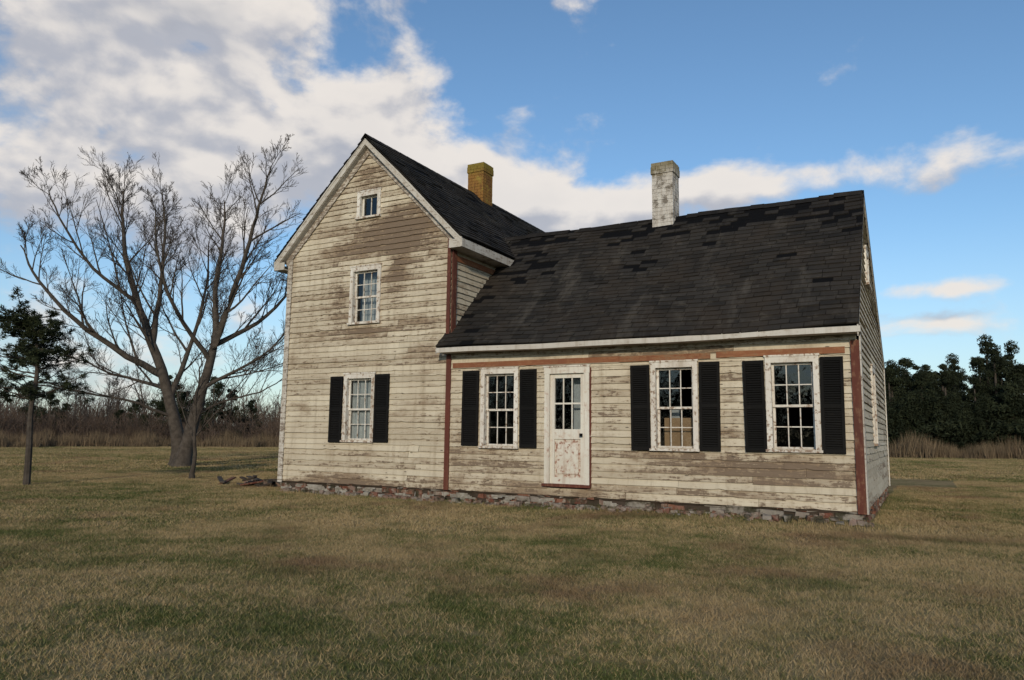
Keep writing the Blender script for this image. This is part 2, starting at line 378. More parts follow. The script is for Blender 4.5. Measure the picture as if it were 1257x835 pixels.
# shutters
st=B()
def shutter(a0,a1,z0,z1,tilt=0.):
    ca,cz=(a0+a1)/2,z1
    def W(a,o,z):
        da,dz=a-ca,z-cz; return WF(ca+da*math.cos(tilt)-dz*math.sin(tilt),o,cz+da*math.sin(tilt)+dz*math.cos(tilt))
    s=.045
    st.box(a0,a0+s,.040,.075,z0,z1,'shutter',None,0,W); st.box(a1-s,a1,.040,.075,z0,z1,'shutter',None,0,W)
    st.box(a0+s,a1-s,.039,.044,z0+.01,z1-.01,'shutter',None,0,W)
    zm=(z0+z1)/2+random.uniform(-.02,.02)
    for q0,q1 in ((z0,z0+.07),(zm-.035,zm+.035),(z1-.06,z1)): st.box(a0+s,a1-s,.041,.074,q0,q1,'shutter',None,0,W)
    for q0,q1 in ((z0+.07,zm-.035),(zm+.035,z1-.06)):
        n=int((q1-q0)/.036)
        for i in range(n):
            z=q0+(q1-q0)*(i+.5)/n; dz=random.uniform(-.003,.003)
            c=[W(a0+s,.046,z+.012),W(a1-s,.046,z+.012+dz),W(a1-s,.051,z+.017+dz),W(a0+s,.051,z+.017),
               W(a0+s,.066,z-.016),W(a1-s,.066,z-.016+dz),W(a1-s,.071,z-.011+dz),W(a0+s,.071,z-.011)]
            st.hexa([c[0],c[1],c[5],c[4],c[3],c[2],c[6],c[7]],'shutter')
for a0,a1,z0,z1,t in [(-3.07,-2.73,1.0,2.42,.0),(-1.84,-1.47,1.02,2.44,.004),(.35,.72,.99,2.44,-.004),(1.62,1.97,.97,2.43,.006),(3.81,4.15,.97,2.43,.008),(5.01,5.35,.98,2.45,-.006),(5.72,6.05,.98,2.44,.012),(6.89,7.22,.98,2.46,-.008)]:
    shutter(a0,a1,z0,z1,t)
st.obj('shutters',house)
# door
dr=B()
a0,a1,z0,z1=door
dr.box(a0,a0+.10,0,.060,z0,z1-.12,'door',.2,.02,WF); dr.box(a1-.10,a1,0,.060,z0,z1-.12,'door',.2,.02,WF)
dr.box(a0-.01,a1+.01,0,.064,z1-.119,z1,'door',.2,.03,WF); dr.box(a0-.02,a1+.02,0,.077,z1+.001,z1+.03,'casing',.2,.06,WF)
dr.box(a1+.002,a1+.03,0,.047,z0,z1-.02,'redtrim',.2,.0,WF)
dr.box(a0-.03,a1+.03,-.05,.10,z0-.05,z0-.001,'redtrim',.2,.05,WF)
i0,i1=a0+.101,a1-.101; zt=z1-.12
zp0,zp1,zg0,zg1=z0+.12,z0+.80,z0+.98,zt-.08
dr.box(i0,i0+.085,-.04,.01,z0,zt,'door',.2,.0,WF); dr.box(i1-.085,i1,-.04,.01,z0,zt,'door',.2,.0,WF)
for q0,q1 in ((z0,zp0),(zp1,zg0),(zg1,zt)): dr.box(i0+.085,i1-.085,-.04,.009,q0,q1,'door',.2,.02,WF)
dr.box(i0+.085,i1-.085,-.04,-.014,zp0,zp1,'door',.5,.08,WF); dr.box(i0+.135,i1-.135,-.014,.004,zp0+.06,zp1-.06,'door',.2,.07,WF)
g0,g1=i0+.085,i1-.085
for q in (1,2): x=g0+(g1-g0)*q/3; dr.box(x-.01,x+.01,-.03,.0,zg0,zg1,'door',.2,0,WF)
y=(zg0+zg1)/2; dr.box(g0,g1,-.029,-.001,y-.015,y+.015,'door',.2,0,WF)
dr.add([WF(g0,-.02,zg0),WF(g1,-.02,zg0),WF(g1,-.02,zg1),WF(g0,-.02,zg1)],[(0,1,2,3)],'glass')
dr.box(g0+.25,g1+.02,-.3,-.28,zg0-.1,zg1,'curtain',.1,0,WF)
dr.box(i1-.07,i1-.045,.01,.045,z0+.86,z0+.90,'shutter',.2,0,WF); dr.box(i1-.085,i1-.03,.045,.07,z0+.85,z0+.905,'shutter',.2,0,WF)
dr.obj('door',house)

# ------------------------------------------------------------------ roofs
rf=B()
def wob(u,v): return .014*math.sin(u*1.9+v*1.3)+.012*math.sin(u*.8-v*2.1)
def shingle_plane(P0,U,V,ulen,vlen,clip=None,sag=0.,exp=.135,wd=.30,darkf=None):
    P0=Vector(P0);U=Vector(U).normalized();V=Vector(V).normalized();Nn=U.cross(V)
    if Nn.z<0: Nn=-Nn
    rows=int(vlen/exp)
    e=vlen/rows
    for r in range(rows):
        off=(r%2)*wd/2+random.uniform(-.03,.03)
        x=-off
        rj=random.uniform(-.004,.004)
        while x<ulen:
            xa=max(0,x); xb=min(ulen,x+wd*random.uniform(.85,1.15)); x=xb if xb>xa else x+wd
            if xb-xa<.01: 
                x=xa+.01; continue
            um=(xa+xb)/2; vm=r*e
            mid=P0+U*um+V*(vm+e/2)
            if clip and not clip(mid): continue
            dk=darkf(um/ulen,vm/vlen,mid) if darkf else 0
            t=random.random()
            miss=random.random()<dk*.6
            def pt(u,v,h):
                s=-sag*math.sin(math.pi*min(1,max(0,u/ulen)))*(.5+.5*math.sin(math.pi*min(1,v/vlen)))
                return P0+U*u+V*v+Nn*h+Vector((0,0,s+wob(u,v)))
            hb=.016+random.uniform(0,.006)+(random.random()<.06)*.012; ht=.002
            if miss: hb=.003; ht=.001
            v0=vm+rj+random.uniform(-.006,.006); v1=vm+e+.012
            if random.random()<.05 and not miss: v0+=.03
            rf.add([pt(xa+.006,v0,hb),pt(xb-.006,v0+random.uniform(-.005,.005),hb+random.uniform(-.002,.004)),pt(xb-.004,v1,ht),pt(xa+.004,v1,ht),pt(xa+.006,v0,-.005),pt(xb-.006,v0,-.005)],
                   [(0,1,2,3),(0,4,5,1)],'shingle',t,1. if miss else dk*.35)
def slab(P0,U,V,ulen,vlen,th,nseg=12,sag=0.,k='sheath'):
    P0=Vector(P0);U=Vector(U).normalized();V=Vector(V).normalized();Nn=U.cross(V)
    if Nn.z<0: Nn=-Nn
    nseg*=2
    for i in range(nseg):
        for jn in range(8):
            def pt(u,v,h):
                s=-sag*math.sin(math.pi*u/ulen)*(.5+.5*math.sin(math.pi*v/vlen))
                return P0+U*u+V*v+Nn*h+Vector((0,0,s+wob(u,v)))
            a,b2=ulen*i/nseg,ulen*(i+1)/nseg; c,d=vlen*jn/8,vlen*(jn+1)/8
            rf.hexa([pt(a,c,-th),pt(b2,c,-th),pt(b2,d,-th),pt(a,d,-th),pt(a,c,-.005),pt(b2,c,-.005),pt(b2,d,-.005),pt(a,d,-.005)],'shingle',.0,.6)
def nz(p,s,o=0): return mnoise.noise(Vector((p[0]*s+o,p[1]*s,p[2]*s)))
def dk_front(u,v,p):
    d=0
    if v>.86: d+=.8+nz(p,1.5)*.6
    d+=max(0,.8*math.exp(-((u-.80)/.2)**2-((v-.84)/.07)**2))
    d+=.6*math.exp(-((u-.05)/.06)**2-((v-.25)/.25)**2)
    d+=.5*math.exp(-((u-.15)/.10)**2-((v-.72)/.08)**2)+.4*math.exp(-((u-.42)/.1)**2-((v-.80)/.05)**2)
    d+=max(0,nz(p,.9,5)-.2)*1.7
    return max(0,min(1,d))
Lf=math.hypot(RY+.36,(RY+.36)*S1)
sag=.07; WLEN=7.60
shingle_plane((-.12,-.36,RZ-(RY+.36)*S1),(1,0,0),(0,1,S1),WLEN,Lf,None,sag,darkf=dk_front)
slab((-.12,-.345,RZ-(RY+.345)*S1),(1,0,0),(0,1,S1),WLEN,Lf-.01,.05,12,sag)
Lr=math.hypot(8.22-RY,(8.22-RY)*S2)
P0r=(-.12,8.22,RZ-(8.22-RY)*S2)
shingle_plane(P0r,(1,0,0),(0,-1,S2),WLEN,Lr,lambda p:p.x>CX,sag,exp=.2,wd=.4)
slab(P0r,(1,0,0),(0,-1,S2),WLEN,Lr,.05,12,sag)
shingle_plane((-.6,1.9,RZ-(RY-1.9)*S1),(1,0,0),(0,1,S1),.48,(RY-1.9)*math.hypot(1,S1),lambda p:p.z>RT-abs(p.x-CX)-.1)
Lt=2.6*math.sqrt(2)
def dk_tall(u,v,p): return max(0,min(1,(nz(p,.8,9)-.1)*1.2))
shingle_plane((CX+2.6,-.225,RT-2.6),(0,1,0),(-1,0,1),9.4,Lt,None,.0,darkf=dk_tall)
shingle_plane((CX-2.6,-.225,RT-2.6),(0,1,0),(1,0,1),9.4,Lt,None,.0,darkf=dk_tall)
slab((CX+2.59,-.215,RT-2.59),(0,1,0),(-1,0,1),9.38,Lt-.014,.045,10); slab((CX-2.59,-.215,RT-2.59),(0,1,0),(1,0,1),9.38,Lt-.014,.045,10)
x=-.3
while x<7.40:
    s=-sag*math.sin(math.pi*max(0,(x+.12)/7.62))*.5+wob(x+.12,Lf)
    L=min(random.uniform(.24,.3),7.48-x); h=RZ+.022+s+random.uniform(-.005,.01)
    if random.random()<.90: rf.add([(x,RY-.13,h-.115),(x+L,RY-.13,h-.12),(x+L,RY,h),(x,RY,h+.006),(x+L,RY+.13,h-.065),(x,RY+.13,h-.06)],[(0,1,2,3),(3,2,4,5)],'shingle',random.random(),.5)
    x+=L-.01
y=-.22
while y<9.1:
    L=random.uniform(.24,.3); h=RT+.024
    rf.add([(CX-.12,y,h-.12),(CX-.12,y+L,h-.125),(CX,y+L,h),(CX,y,h+.006),(CX+.12,y+L,h-.125),(CX+.12,y,h-.12)],[(0,1,2,3),(3,2,4,5)],'shingle',random.random(),.3)
    y+=L-.01
rf.obj('shingle_roof',house)

# chimneys
ch=B()
def chimney(cx,cy,wx,wy,z0,z1,k,cap=True):
    rows=int((z1-z0)/.08)
    for r in range(rows):
        za=z0+(z1-z0)*r/rows; zb=z0+(z1-z0)*(r+1)/rows-.006
        g=0. if r<rows-3 or not cap else .02*(1 if r<rows-1 else .6)
        x0,x1,y0,y1=cx-wx/2-g,cx+wx/2+g,cy-wy/2-g,cy+wy/2+g
        o=(r%2)*.1; 
        def run(a0,a1,f):
            a=a0-o
            while a<a1-.01:
                b_=min(a1,a+.21); aa=max(a,a0)
                if b_-aa>.02: f(aa,b_-.005)
                a+=.215
        d=lambda:random.uniform(-.004,.004)
        run(x0,x1,lambda a,b_:ch.box(a,b_,y0+d(),y0+.09,za,zb,k,None))
        run(x0,x1,lambda a,b_:ch.box(a,b_,y1-.09,y1+d(),za,zb,k,None))
        run(y0+.095,y1-.095,lambda a,b_:ch.box(x0+d(),x0+.09,a,b_,za,zb,k,None))
        run(y0+.095,y1-.095,lambda a,b_:ch.box(x1-.09,x1+d(),a,b_,za,zb,k,None))
    ch.box(cx-wx/2+.012,cx+wx/2-.012,cy-wy/2+.012,cy+wy/2-.012,z0,z1-.1,k,.2)
chimney(3.62,2.78,.46,.46,5.3,7.05,'chim_w')
chimney(-2.2,4.62,.50,.50,7.2,8.62,'chim_y')
ch.obj('chimneys',house)

# ground height close to the house: low bank of soil against the wall, higher to the right
def bank(a,o):
    if o<0 or a<-4.8 or a>7.9: return 0.
    hh=.02+.075*min(1,max(0,(a-1.0)/3.5))+.035*max(-.6,nz((a,0,0),1.2,3))
    t=min(1,o/.75); e=min(1,(a+4.8)/.5,(7.9-a)/.4)
    return max(0,hh*(1-t)**1.5*e+.012*nz((a*3,o*3,0),1.)*(1-t))
# foundation: uneven rubble courses, blocks to the right
fd=B()
def found(W,a0,a1,kind=lambda a:0):
    fd.box(a0+.02,a1-.02,-.16,-.035,-.34,.10,'sheath',.1,0,W)
    z=-.36; r=0
    while z<.10:
        h=random.uniform(.07,.10); a=a0-random.uniform(0,.15)
        while a<a1:
            k=kind(a); L=random.uniform(.10,.30) if k==0 else random.uniform(.36,.41)
            aa=max(a0,a); bb=min(a1,a+L-random.uniform(.004,.02))
            if bb>aa+.02:
                o=random.uniform(-.03,.022)
                if random.random()>.15:
                    wv=min(1,max(0,(.9 if k==1 else random.choice([0,.0,.1,.4,.8]))))
                    fd.box(aa,bb,-.14,o,z,min(.118,z+h-random.uniform(.004,.02)),'masonry',random.random(),wv,W,.015)
            a+=L
        z+=h; r+=1
found(WF,-4.46,7.40,lambda a:1 if a>3.2 and (int(a*1.3)%3!=2) else 0)
found(WX,0,8,lambda a:0); found(WL,0,9); found(WBk,0,7.4); found(WB,-4.46,0)
# patches of crumbling lime mortar over the stones
NA,NZ=300,9
for i in range(NA):
    a=-4.45+8.0*i/NA; da=8.0/NA
    for j in range(NZ):
        z=GZ-.03+(.22)*j/NZ; dz=.22/NZ
        if mnoise.noise(Vector((a*1.6,z*5,3)))+.5*mnoise.noise(Vector((a*7,z*14,8)))<.02+max(0,(a-1.5)*.15): continue
        f=lambda x,zz:WF(x,.022+.030*mnoise.noise(Vector((x*6,zz*9,1)))+.02*mnoise.noise(Vector((x*17,zz*21,5))),zz)
        fd.add([f(a,z),f(a+da,z),f(a+da,z+dz),f(a,z+dz)],[(0,1,2,3)],'parge',max(0,min(.8,.4+nz((a,z,0),4))))
for i in range(420):
    a=random.uniform(-4.5,7.5); o=-.02+abs(random.gauss(0,.13)); s=random.uniform(.02,.10)*(1-.5*(o>.2))
    zz=GZ-.01+bank(a,o); fd.box(a,a+s*random.uniform(.8,1.8),o,o+s,zz,zz+s*random.uniform(.3,1.),'masonry',random.random(),random.random(),WF,s*.25)
fd.obj('foundation',house)

# ------------------------------------------------------------------ ground
g=B()
xs=[-900,-400,-200,-120]+list(np.linspace(-80,60,36))+[120,200,400,900]
ys=[-300,-100,-40]+list(np.linspace(-25,90,30))+[150,300,600,1200]
vs=[(x,y,GZ) for y in ys for x in xs]
fs=[(j*len(xs)+i,j*len(xs)+i+1,(j+1)*len(xs)+i+1,(j+1)*len(xs)+i) for j in range(len(ys)-1) for i in range(len(xs)-1)]
g.add(vs,fs,'lawn')
na,no=130,10; vs=[];fs=[]
for i in range(na+1):
    for j in range(no+1):
        a=-4.85+12.8*i/na; o=.8*j/no; vs.append(WF(a,o-.03,GZ-.004+bank(a,o)*(1 if 0<i<na and j<no else 0)))
        if i<na and j<no: k=i*(no+1)+j; fs.append((k,k+1,k+no+2,k+no+1))
g.add(vs,fs,'lawn')
go=g.obj('lawn_ground',smooth=True)

CAM=Vector((8.25,-12.41,1.20)); YAW=math.radians(28.86)
FW=Vector((-math.sin(YAW),math.cos(YAW),0)); RT_=Vector((math.cos(YAW),math.sin(YAW),0))
gr=empty('grass')
def tile(n,size,hmin,hmax,k,clump=.35,wmin=.002,wmax=.0045):
    cx=rng.uniform(0,size,n); cy=rng.uniform(0,size,n)
    nc=int(n/14); clx=rng.uniform(0,size,nc); cly=rng.uniform(0,size,nc)
    isc=rng.random(n)<clump; ci=rng.integers(0,nc,n); sp=.03 if size<3 else .12
    cx=np.where(isc,clx[ci]+rng.normal(0,sp,n),cx)-size/2; cy=np.where(isc,cly[ci]+rng.normal(0,sp,n),cy)-size/2
    h=rng.uniform(hmin,hmax,n)*np.where(isc,1.2,1); a=rng.uniform(0,math.tau,n); w=rng.uniform(wmin,wmax,n)
    bx,by=np.cos(a)*w,np.sin(a)*w; l=rng.uniform(.4,1.8,n)*h; b2=rng.uniform(0,math.tau,n)
    z=np.full(n,-.006)
    V=np.stack([np.stack([cx-bx,cy-by,z],1),np.stack([cx+bx,cy+by,z],1),np.stack([cx+np.cos(b2)*l,cy+np.sin(b2)*l,h],1)],1).reshape(-1,3)
    me=bpy.data.meshes.new('grass_tile'); me.from_pydata(V.tolist(),[],np.arange(3*n).reshape(-1,3).tolist()); me.materials.append(M[k]); return me
near=[tile(18000,2.,.010,.030,'blade') for _ in range(4)]
mid=[tile(6500,2.,.016,.034,'blade',.35,.004,.008) for _ in range(3)]
far=[tile(9000,6.,.03,.06,'blade',.2,.010,.020) for _ in range(3)]
def patch(me,x,y,rot):
    o=bpy.data.objects.new('grass_patch',me); scene.collection.objects.link(o); o.parent=gr
    o.location=(x,y,GZ+.003); o.rotation_euler=(0,0,rot)
Q=[0,math.pi/2,math.pi,-math.pi/2]
def fs_(x,y):
    d=Vector((x-CAM.x,y-CAM.y,0)); return d.dot(FW),d.dot(RT_)
for ix in range(-30,24):
    for iy in range(-8,18):
        x=ix*2.; y=iy*2.-1.12
        f,s=fs_(x,y)
        if f<1.2 or f>26 or abs(s)>f*.76+2.4: continue
        if y>-.5 and -5.2<x<8.1: continue
        if y>-.5 and x<-5.2 and x>-5.6: x=-5.6
        patch(random.choice(near if f<10.5 else mid),x,y,random.choice(Q))
for iy in range(0,6): patch(random.choice(mid),8.50,.9+iy*2.,random.choice(Q)); patch(random.choice(mid),-5.55,.9+iy*2.,random.choice(Q))
for ix in range(-26,14):
    for iy in range(-4,16):
        x=ix*5.8; y=iy*5.8+2
        f,s=fs_(x,y)
        if f<24 or f>84 or abs(s)>f*.76+6: continue
        if -8<x<11.5 and -3<y<12.5: continue
        patch(random.choice(far),x,y,random.choice(Q))
# blades and weeds on the bank by the foundation
for (n_,mk,hmul,wd_) in ((16000,'blade',.45,.0045),(5200,'weed',1.,.004)):
    vs=[];fs=[]
    for i in range(n_):
        side=random.random()
        if side<.85:
            x=random.uniform(-4.8,7.8); o_=abs(random.gauss(0,.14)) if mk=='weed' else random.uniform(.02,.8); y=-o_-.02; zz=GZ-.012+bank(x,o_)
        else: x=7.47+abs(random.gauss(0,.1)); y=random.uniform(0,8); zz=GZ-.01
        dens=.35+.9*nz((x,y*.3,0),1.1) if mk=='weed' else .9
        if random.random()>dens: continue
        h=random.uniform(.03,.12)*(.4+dens)*hmul; a=random.uniform(0,math.tau); w=wd_; l=random.uniform(-.5,.5)*h; o=len(vs)
        vs+=[(x-math.cos(a)*w,y-math.sin(a)*w,zz),(x+math.cos(a)*w,y+math.sin(a)*w,zz),(x+l,y-abs(l)*.6,zz+h)]; fs.append((o,o+1,o+2))
    me=bpy.data.meshes.new('weeds'); me.from_pydata(vs,[],fs); me.materials.append(M[mk]); o=bpy.data.objects.new('weeds',me); scene.collection.objects.link(o); o.parent=gr

# ------------------------------------------------------------------ trees
def tube(b_,pts,rad,sides,k):
    vs=[];fs=[]; n=len(pts)
    for i in range(n):
        d=(pts[min(i+1,n-1)]-pts[max(i-1,0)]).normalized()
        up=Vector((0,0,1)) if abs(d.z)<.9 else Vector((1,0,0))
        u=d.cross(up).normalized(); v=d.cross(u)
        for q in range(sides):
            a=math.tau*q/sides; vs.append(pts[i]+(u*math.cos(a)+v*math.sin(a))*rad[i])
    for i in range(n-1):
        for q in range(sides):
            fs.append((i*sides+q,i*sides+(q+1)%sides,(i+1)*sides+(q+1)%sides,(i+1)*sides+q))
    b_.add(vs,fs,k,random.random()*.5)
def rvec(): 
    v=Vector((random.gauss(0,1),random.gauss(0,1),random.gauss(0,1))); return v.normalized()
RMIN=.0068; ANG=(22,52); LD=.60; WIG=.12
def spawn(b_,pts,rad,level,maxl,lenf,n,k,t0=.25):
    for c in range(n):
        t=t0+(1-t0)*(c+random.random())/n
        f=t*(len(pts)-1); i=min(int(f),len(pts)-2); p=pts[i].lerp(pts[i+1],f-i); r=rad[i]*(1-(f-i))+rad[i+1]*(f-i)
        d=(pts[i+1]-pts[i]).normalized()
        side=d.cross(rvec()).normalized(); ang=math.radians(random.uniform(*ANG))
        dd=(d*math.cos(ang)+side*math.sin(ang)+Vector((0,0,.14))).normalized()
        ll=lenf*random.uniform(.45,1.2)*(1.2-.65*t)
        branch(b_,p,dd,ll,max(RMIN,min(r*.6,.010+ll*.013)),level+1,maxl,k)
CH={1:6,2:6,3:4}
def branch(b_,p,d,L,r,level,maxl,k):
    n=6 if level<3 else (4 if level==3 else 2); pts=[p]; rad=[r]
    for i in range(n):
        d=(d+rvec()*WIG+Vector((0,0,.045))).normalized(); p=p+d*(L/n); pts.append(p); rad.append(max(RMIN*.7,r*(1-.75*(i+1)/n)))
    tube(b_,pts,rad,6 if level<2 else (4 if level<3 else 3),k if level<2 else 'twig')
    if level<maxl: spawn(b_,pts,rad,level,maxl,L*LD,CH[level],k,.2)
def smoothpts(c,n=4):
    out=[]
    for i in range(len(c)-1):
        p0=c[max(i-1,0)];p1=c[i];p2=c[i+1];p3=c[min(i+2,len(c)-1)]
        for q in range(n):
            t=q/n; out.append(.5*((2*p1)+(p2-p0)*t+(2*p0-5*p1+4*p2-p3)*t*t+(3*p1-p0-3*p2+p3)*t**3))
    out.append(c[-1]); return out
def limbtree(name,base,limbs,lenf,maxl=4,rate=1.9):
    b_=B()
    for pts,r0,r1 in limbs:
        c=[Vector(base)+RT_*l+FW*dd+Vector((0,0,h)) for l,dd,h in pts]; P=smoothpts(c)
        n=len(P); rad=[r0+(r1-r0)*(i/(n-1))**.7 for i in range(n)]
        trunk=pts[0][2]<=0
        if trunk: rad[0]*=1.5; rad[1]*=1.2
        P=[p+rvec()*.03*(i>0) for i,p in enumerate(P)]
        L=sum((P[i+1]-P[i]).length for i in range(n-1))
        tube(b_,P,rad,9,'bark'); spawn(b_,P,rad,0,maxl,lenf,int(rate*L),'bark',.34 if trunk else .12)
    return b_.obj(name,smooth=True)
limbtree('bare_tree',(-16.8,6.8,GZ-.05),[
 ([(0,0,0),(-.25,0,1.5),(-1.0,.1,3.7),(-2.2,.4,6.2),(-3.1,.8,8.3),(-3.5,1.0,10.0),(-3.6,1.1,11.2)],.33,.02),
 ([(-.9,.1,3.5),(-2.6,-.6,4.5),(-4.2,-1.2,5.8),(-5.3,-1.5,7.2),(-5.8,-1.6,8.2)],.16,.02),
 ([(-1.5,.2,4.8),(-1.6,.8,7.2),(-1.9,1.4,9.4),(-2.2,1.6,11.4)],.14,.02),
 ([(-.55,0,2.6),(-.3,1.0,5),(.0,1.4,7.3),(-.1,1.6,9.3)],.13,.02),
 ([(-.8,.1,3.0),(-2.6,1.3,3.4),(-4.4,2.2,3.8),(-5.8,2.8,4.5)],.10,.015),
 ([(-.3,0,1.9),(-1.8,-1.0,2.5),(-3.4,-1.6,2.8),(-4.6,-2.,3.2)],.07,.015),
 ([(-2.4,.4,6.5),(-3.6,-.6,7.6),(-4.4,-1.4,9.0),(-4.8,-1.8,10.2)],.09,.02)],2.7,4,2.0)
limbtree('bare_tree',(-15.9,6.2,GZ-.05),[
 ([(0,0,0),(.3,0,1.8),(.75,0,3.6),(.9,.1,4.9),(.7,.3,7),(.8,.5,9.0),(.7,.6,10.4)],.30,.02),
 ([(.8,0,4.2),(1.7,-.6,6.3),(2.4,-1,8.4),(2.8,-1.2,10.0),(3.1,-1.2,11.2)],.15,.02),
 ([(.9,0,4.6),(2.2,.8,5.6),(3.3,1.4,7.0),(3.9,1.7,8.4)],.12,.02),
 ([(.6,0,3.0),(1.7,-.4,3.5),(3.0,-.8,4.1),(4.1,-1.0,5.2)],.09,.02),
 ([(.3,0,2.0),(1.2,.6,2.5),(2.4,1.0,2.9),(3.4,1.3,3.6)],.06,.015),
 ([(.8,0,4.0),(-.1,-1.2,5.8),(-.5,-1.9,7.4),(-.6,-2.2,9.2)],.11,.02)],2.6,4,2.0)
RMIN=.005
CH={1:6,2:4,3:3}
limbtree('bare_sapling',(-9.6,1.7,GZ-.05),[
 ([(0,0,0),(.03,0,1.0),(-.05,0,1.9),(.02,0,2.9),(.05,0,3.5)],.07,.012),
 ([(0,0,1.2),(.5,.2,1.9),(.9,.3,2.5)],.03,.01),([(0,0,1.1),(-.4,.2,1.8),(-.7,.1,2.6)],.03,.01)],1.0,3,3.6)
pb=B(); base=Vector((-10.3,-2.3,GZ-.05))
def L2(l,dd,h): return base+RT_*l+FW*dd+Vector((0,0,h))
P=smoothpts([L2(0,0,0),L2(-.02,0,.9),L2(-.06,0,1.8),L2(.0,0,2.7),L2(-.1,0,3.5),L2(-.35,0,4.1)])
tube(pb,P,[.085*(1-.75*i/(len(P)-1)) for i in range(len(P))],8,'bark')
def tuft(b_,p,s,k,n=46,sz=.010):
    vs=[];fs=[]
    for i in range(n):
        d=rvec(); d.z=d.z*.6+.2; c=p+rvec()*s*random.random()*.5; e=c+d*s*random.uniform(.4,.8); w=d.cross(rvec()).normalized()*sz; o=len(vs)
        vs+=[c-w,c+w,e]; fs.append((o,o+1,o+2))
    b_.add(vs,fs,k)
for i in range(72):
    f=random.uniform(.46,1.); q=f*(len(P)-1); j=min(int(q),len(P)-2); p=P[j].lerp(P[j+1],q-j)
    a=random.uniform(0,math.tau); L=random.uniform(.4,1.5)*(1.25-f*.42); d=Vector((math.cos(a),math.sin(a),random.uniform(-.15,.35))).normalized()
    pts=[p]; 
    for s in range(4): d=(d+rvec()*.22+Vector((0,0,.04))).normalized(); pts.append(pts[-1]+d*L/4)
    tube(pb,pts,[.02,.016,.012,.009,.006],4,'bark')
    for s in range(8):
        t=random.uniform(.4,1.)*4; jj=min(int(t),3); c=pts[jj].lerp(pts[jj+1],t-jj)+rvec()*.14; tuft(pb,c,random.uniform(.12,.21),'pine')
pb.obj('pine_tree')

# ------------------------------------------------------------------ distant vegetation
dist=empty('distant_trees')
RMIN=.012
def mass_mesh(h,r,seed,n=7000):
    random.seed(seed); b_=B()
    tube(b_,[Vector((0,0,0)),Vector((0,0,h*.85))],[.18,.06],6,'bark')
    cl=[]
    for i in range(38):
        z=random.random(); rr=r*(1-z**1.4)**.6*random.uniform(.2,1.); a=random.uniform(0,math.tau)
        cl.append((Vector((math.cos(a)*rr,math.sin(a)*rr,h*(.08+.90*z))),random.uniform(.4,1.0)*(1.1-.6*z)))
    vs=[];fs=[]
    for i in range(n):
        c0,s0=random.choice(cl); d=rvec(); d.z*=.75
        c=c0+d*s0*random.uniform(.5,1.2)
        s=random.uniform(.08,.20); u=(rvec()+Vector((0,0,.3))).normalized()*s; v=u.cross(rvec()).normalized()*s*.5; o=len(vs)
        vs+=[c-u,c+v,c+u]; fs.append((o,o+1,o+2))
    b_.add(vs,fs,'conifer'); o=b_.obj('t'); me=o.data; bpy.data.objects.remove(o); me.name='conifer_mesh'; return me
cons=[mass_mesh(8.5,2.6,1),mass_mesh(9,2.2,2),mass_mesh(8,3.0,3),mass_mesh(4.5,2.2,11,4500)]
CH={1:5,2:5,3:3}
def brush_mesh(seed,h,n):
    random.seed(seed); b_=B()
    for i in range(n):
        p=Vector((random.uniform(-1.8,1.8),random.uniform(-1,1),0)); d=Vector((random.gauss(0,.35),random.gauss(0,.35),1)).normalized()
        branch(b_,p,d,h*random.uniform(.4,1.),.03,2,4,'twig')
    b_.mats=['brush' if q=='twig' else q for q in b_.mats]
    o=b_.obj('t'); me=o.data; bpy.data.objects.remove(o); return me
brs=[brush_mesh(21,2.8,34),brush_mesh(22,3.8,30),brush_mesh(23,2.4,38)]
def bare_mesh(seed,h):
    random.seed(seed); b_=B()
    P=smoothpts([Vector((0,0,0)),Vector((random.uniform(-.3,.3),0,h*.3)),Vector((random.uniform(-.5,.5),0,h*.65)),Vector((random.uniform(-.8,.8),0,h))])
    rad=[.14*(1-.8*i/(len(P)-1)) for i in range(len(P))]
    tube(b_,P,rad,6,'twig'); spawn(b_,P,rad,0,3,h*.36,20,'twig')
    o=b_.obj('t'); me=o.data; bpy.data.objects.remove(o); return me
bares=[bare_mesh(31,7),bare_mesh(32,8.5),bare_mesh(33,6)]
def reed_mesh(seed):
    random.seed(seed); vs=[];fs=[]
    for i in range(2200):
        x,y=random.uniform(-3,3),random.uniform(-1.2,1.2); h=random.uniform(.4,1.9)*(.7+.3*math.sin(x*1.7+seed)); a=random.uniform(0,math.tau); w=random.uniform(.012,.03); l=random.gauss(0,.2); o=len(vs)
        vs+=[(x-math.cos(a)*w,y-math.sin(a)*w,0),(x+math.cos(a)*w,y+math.sin(a)*w,0),(x+l,y+random.gauss(0,.1),h)]; fs.append((o,o+1,o+2))
    me=bpy.data.meshes.new('reed_mesh'); me.from_pydata(vs,[],fs); me.materials.append(M['reed']); return me
reeds=[reed_mesh(i) for i in (41,42,43)]
random.seed(99)
def place(me,name,az,d,sc,par,rotz=None):
    a=math.radians(az); x=CAM.x+math.sin(a)*d; y=CAM.y+math.cos(a)*d
    o=bpy.data.objects.new(name,me); scene.collection.objects.link(o); o.parent=par
    o.location=(x,y,GZ-.05); o.scale=(sc*random.uniform(.9,1.15),sc*random.uniform(.9,1.15),sc*random.uniform(.85,1.12)); o.rotation_euler=(0,0,random.uniform(0,math.tau) if rotz is None else rotz)
reedE=empty('reeds')
az=-84.
while az<26:
    left=az<-40
    d=68+3*math.sin(az*.21)
    if az<-38 or az>-8:
        for _ in range(2): place(random.choice(reeds),'reed_patch',az+random.uniform(-1,1),d+random.uniform(-4,4),random.uniform(.5,1.15)*(1.2 if not left else .85),reedE,-math.radians(az)+random.uniform(-.3,.3))
    az+=2.3
az=-84.
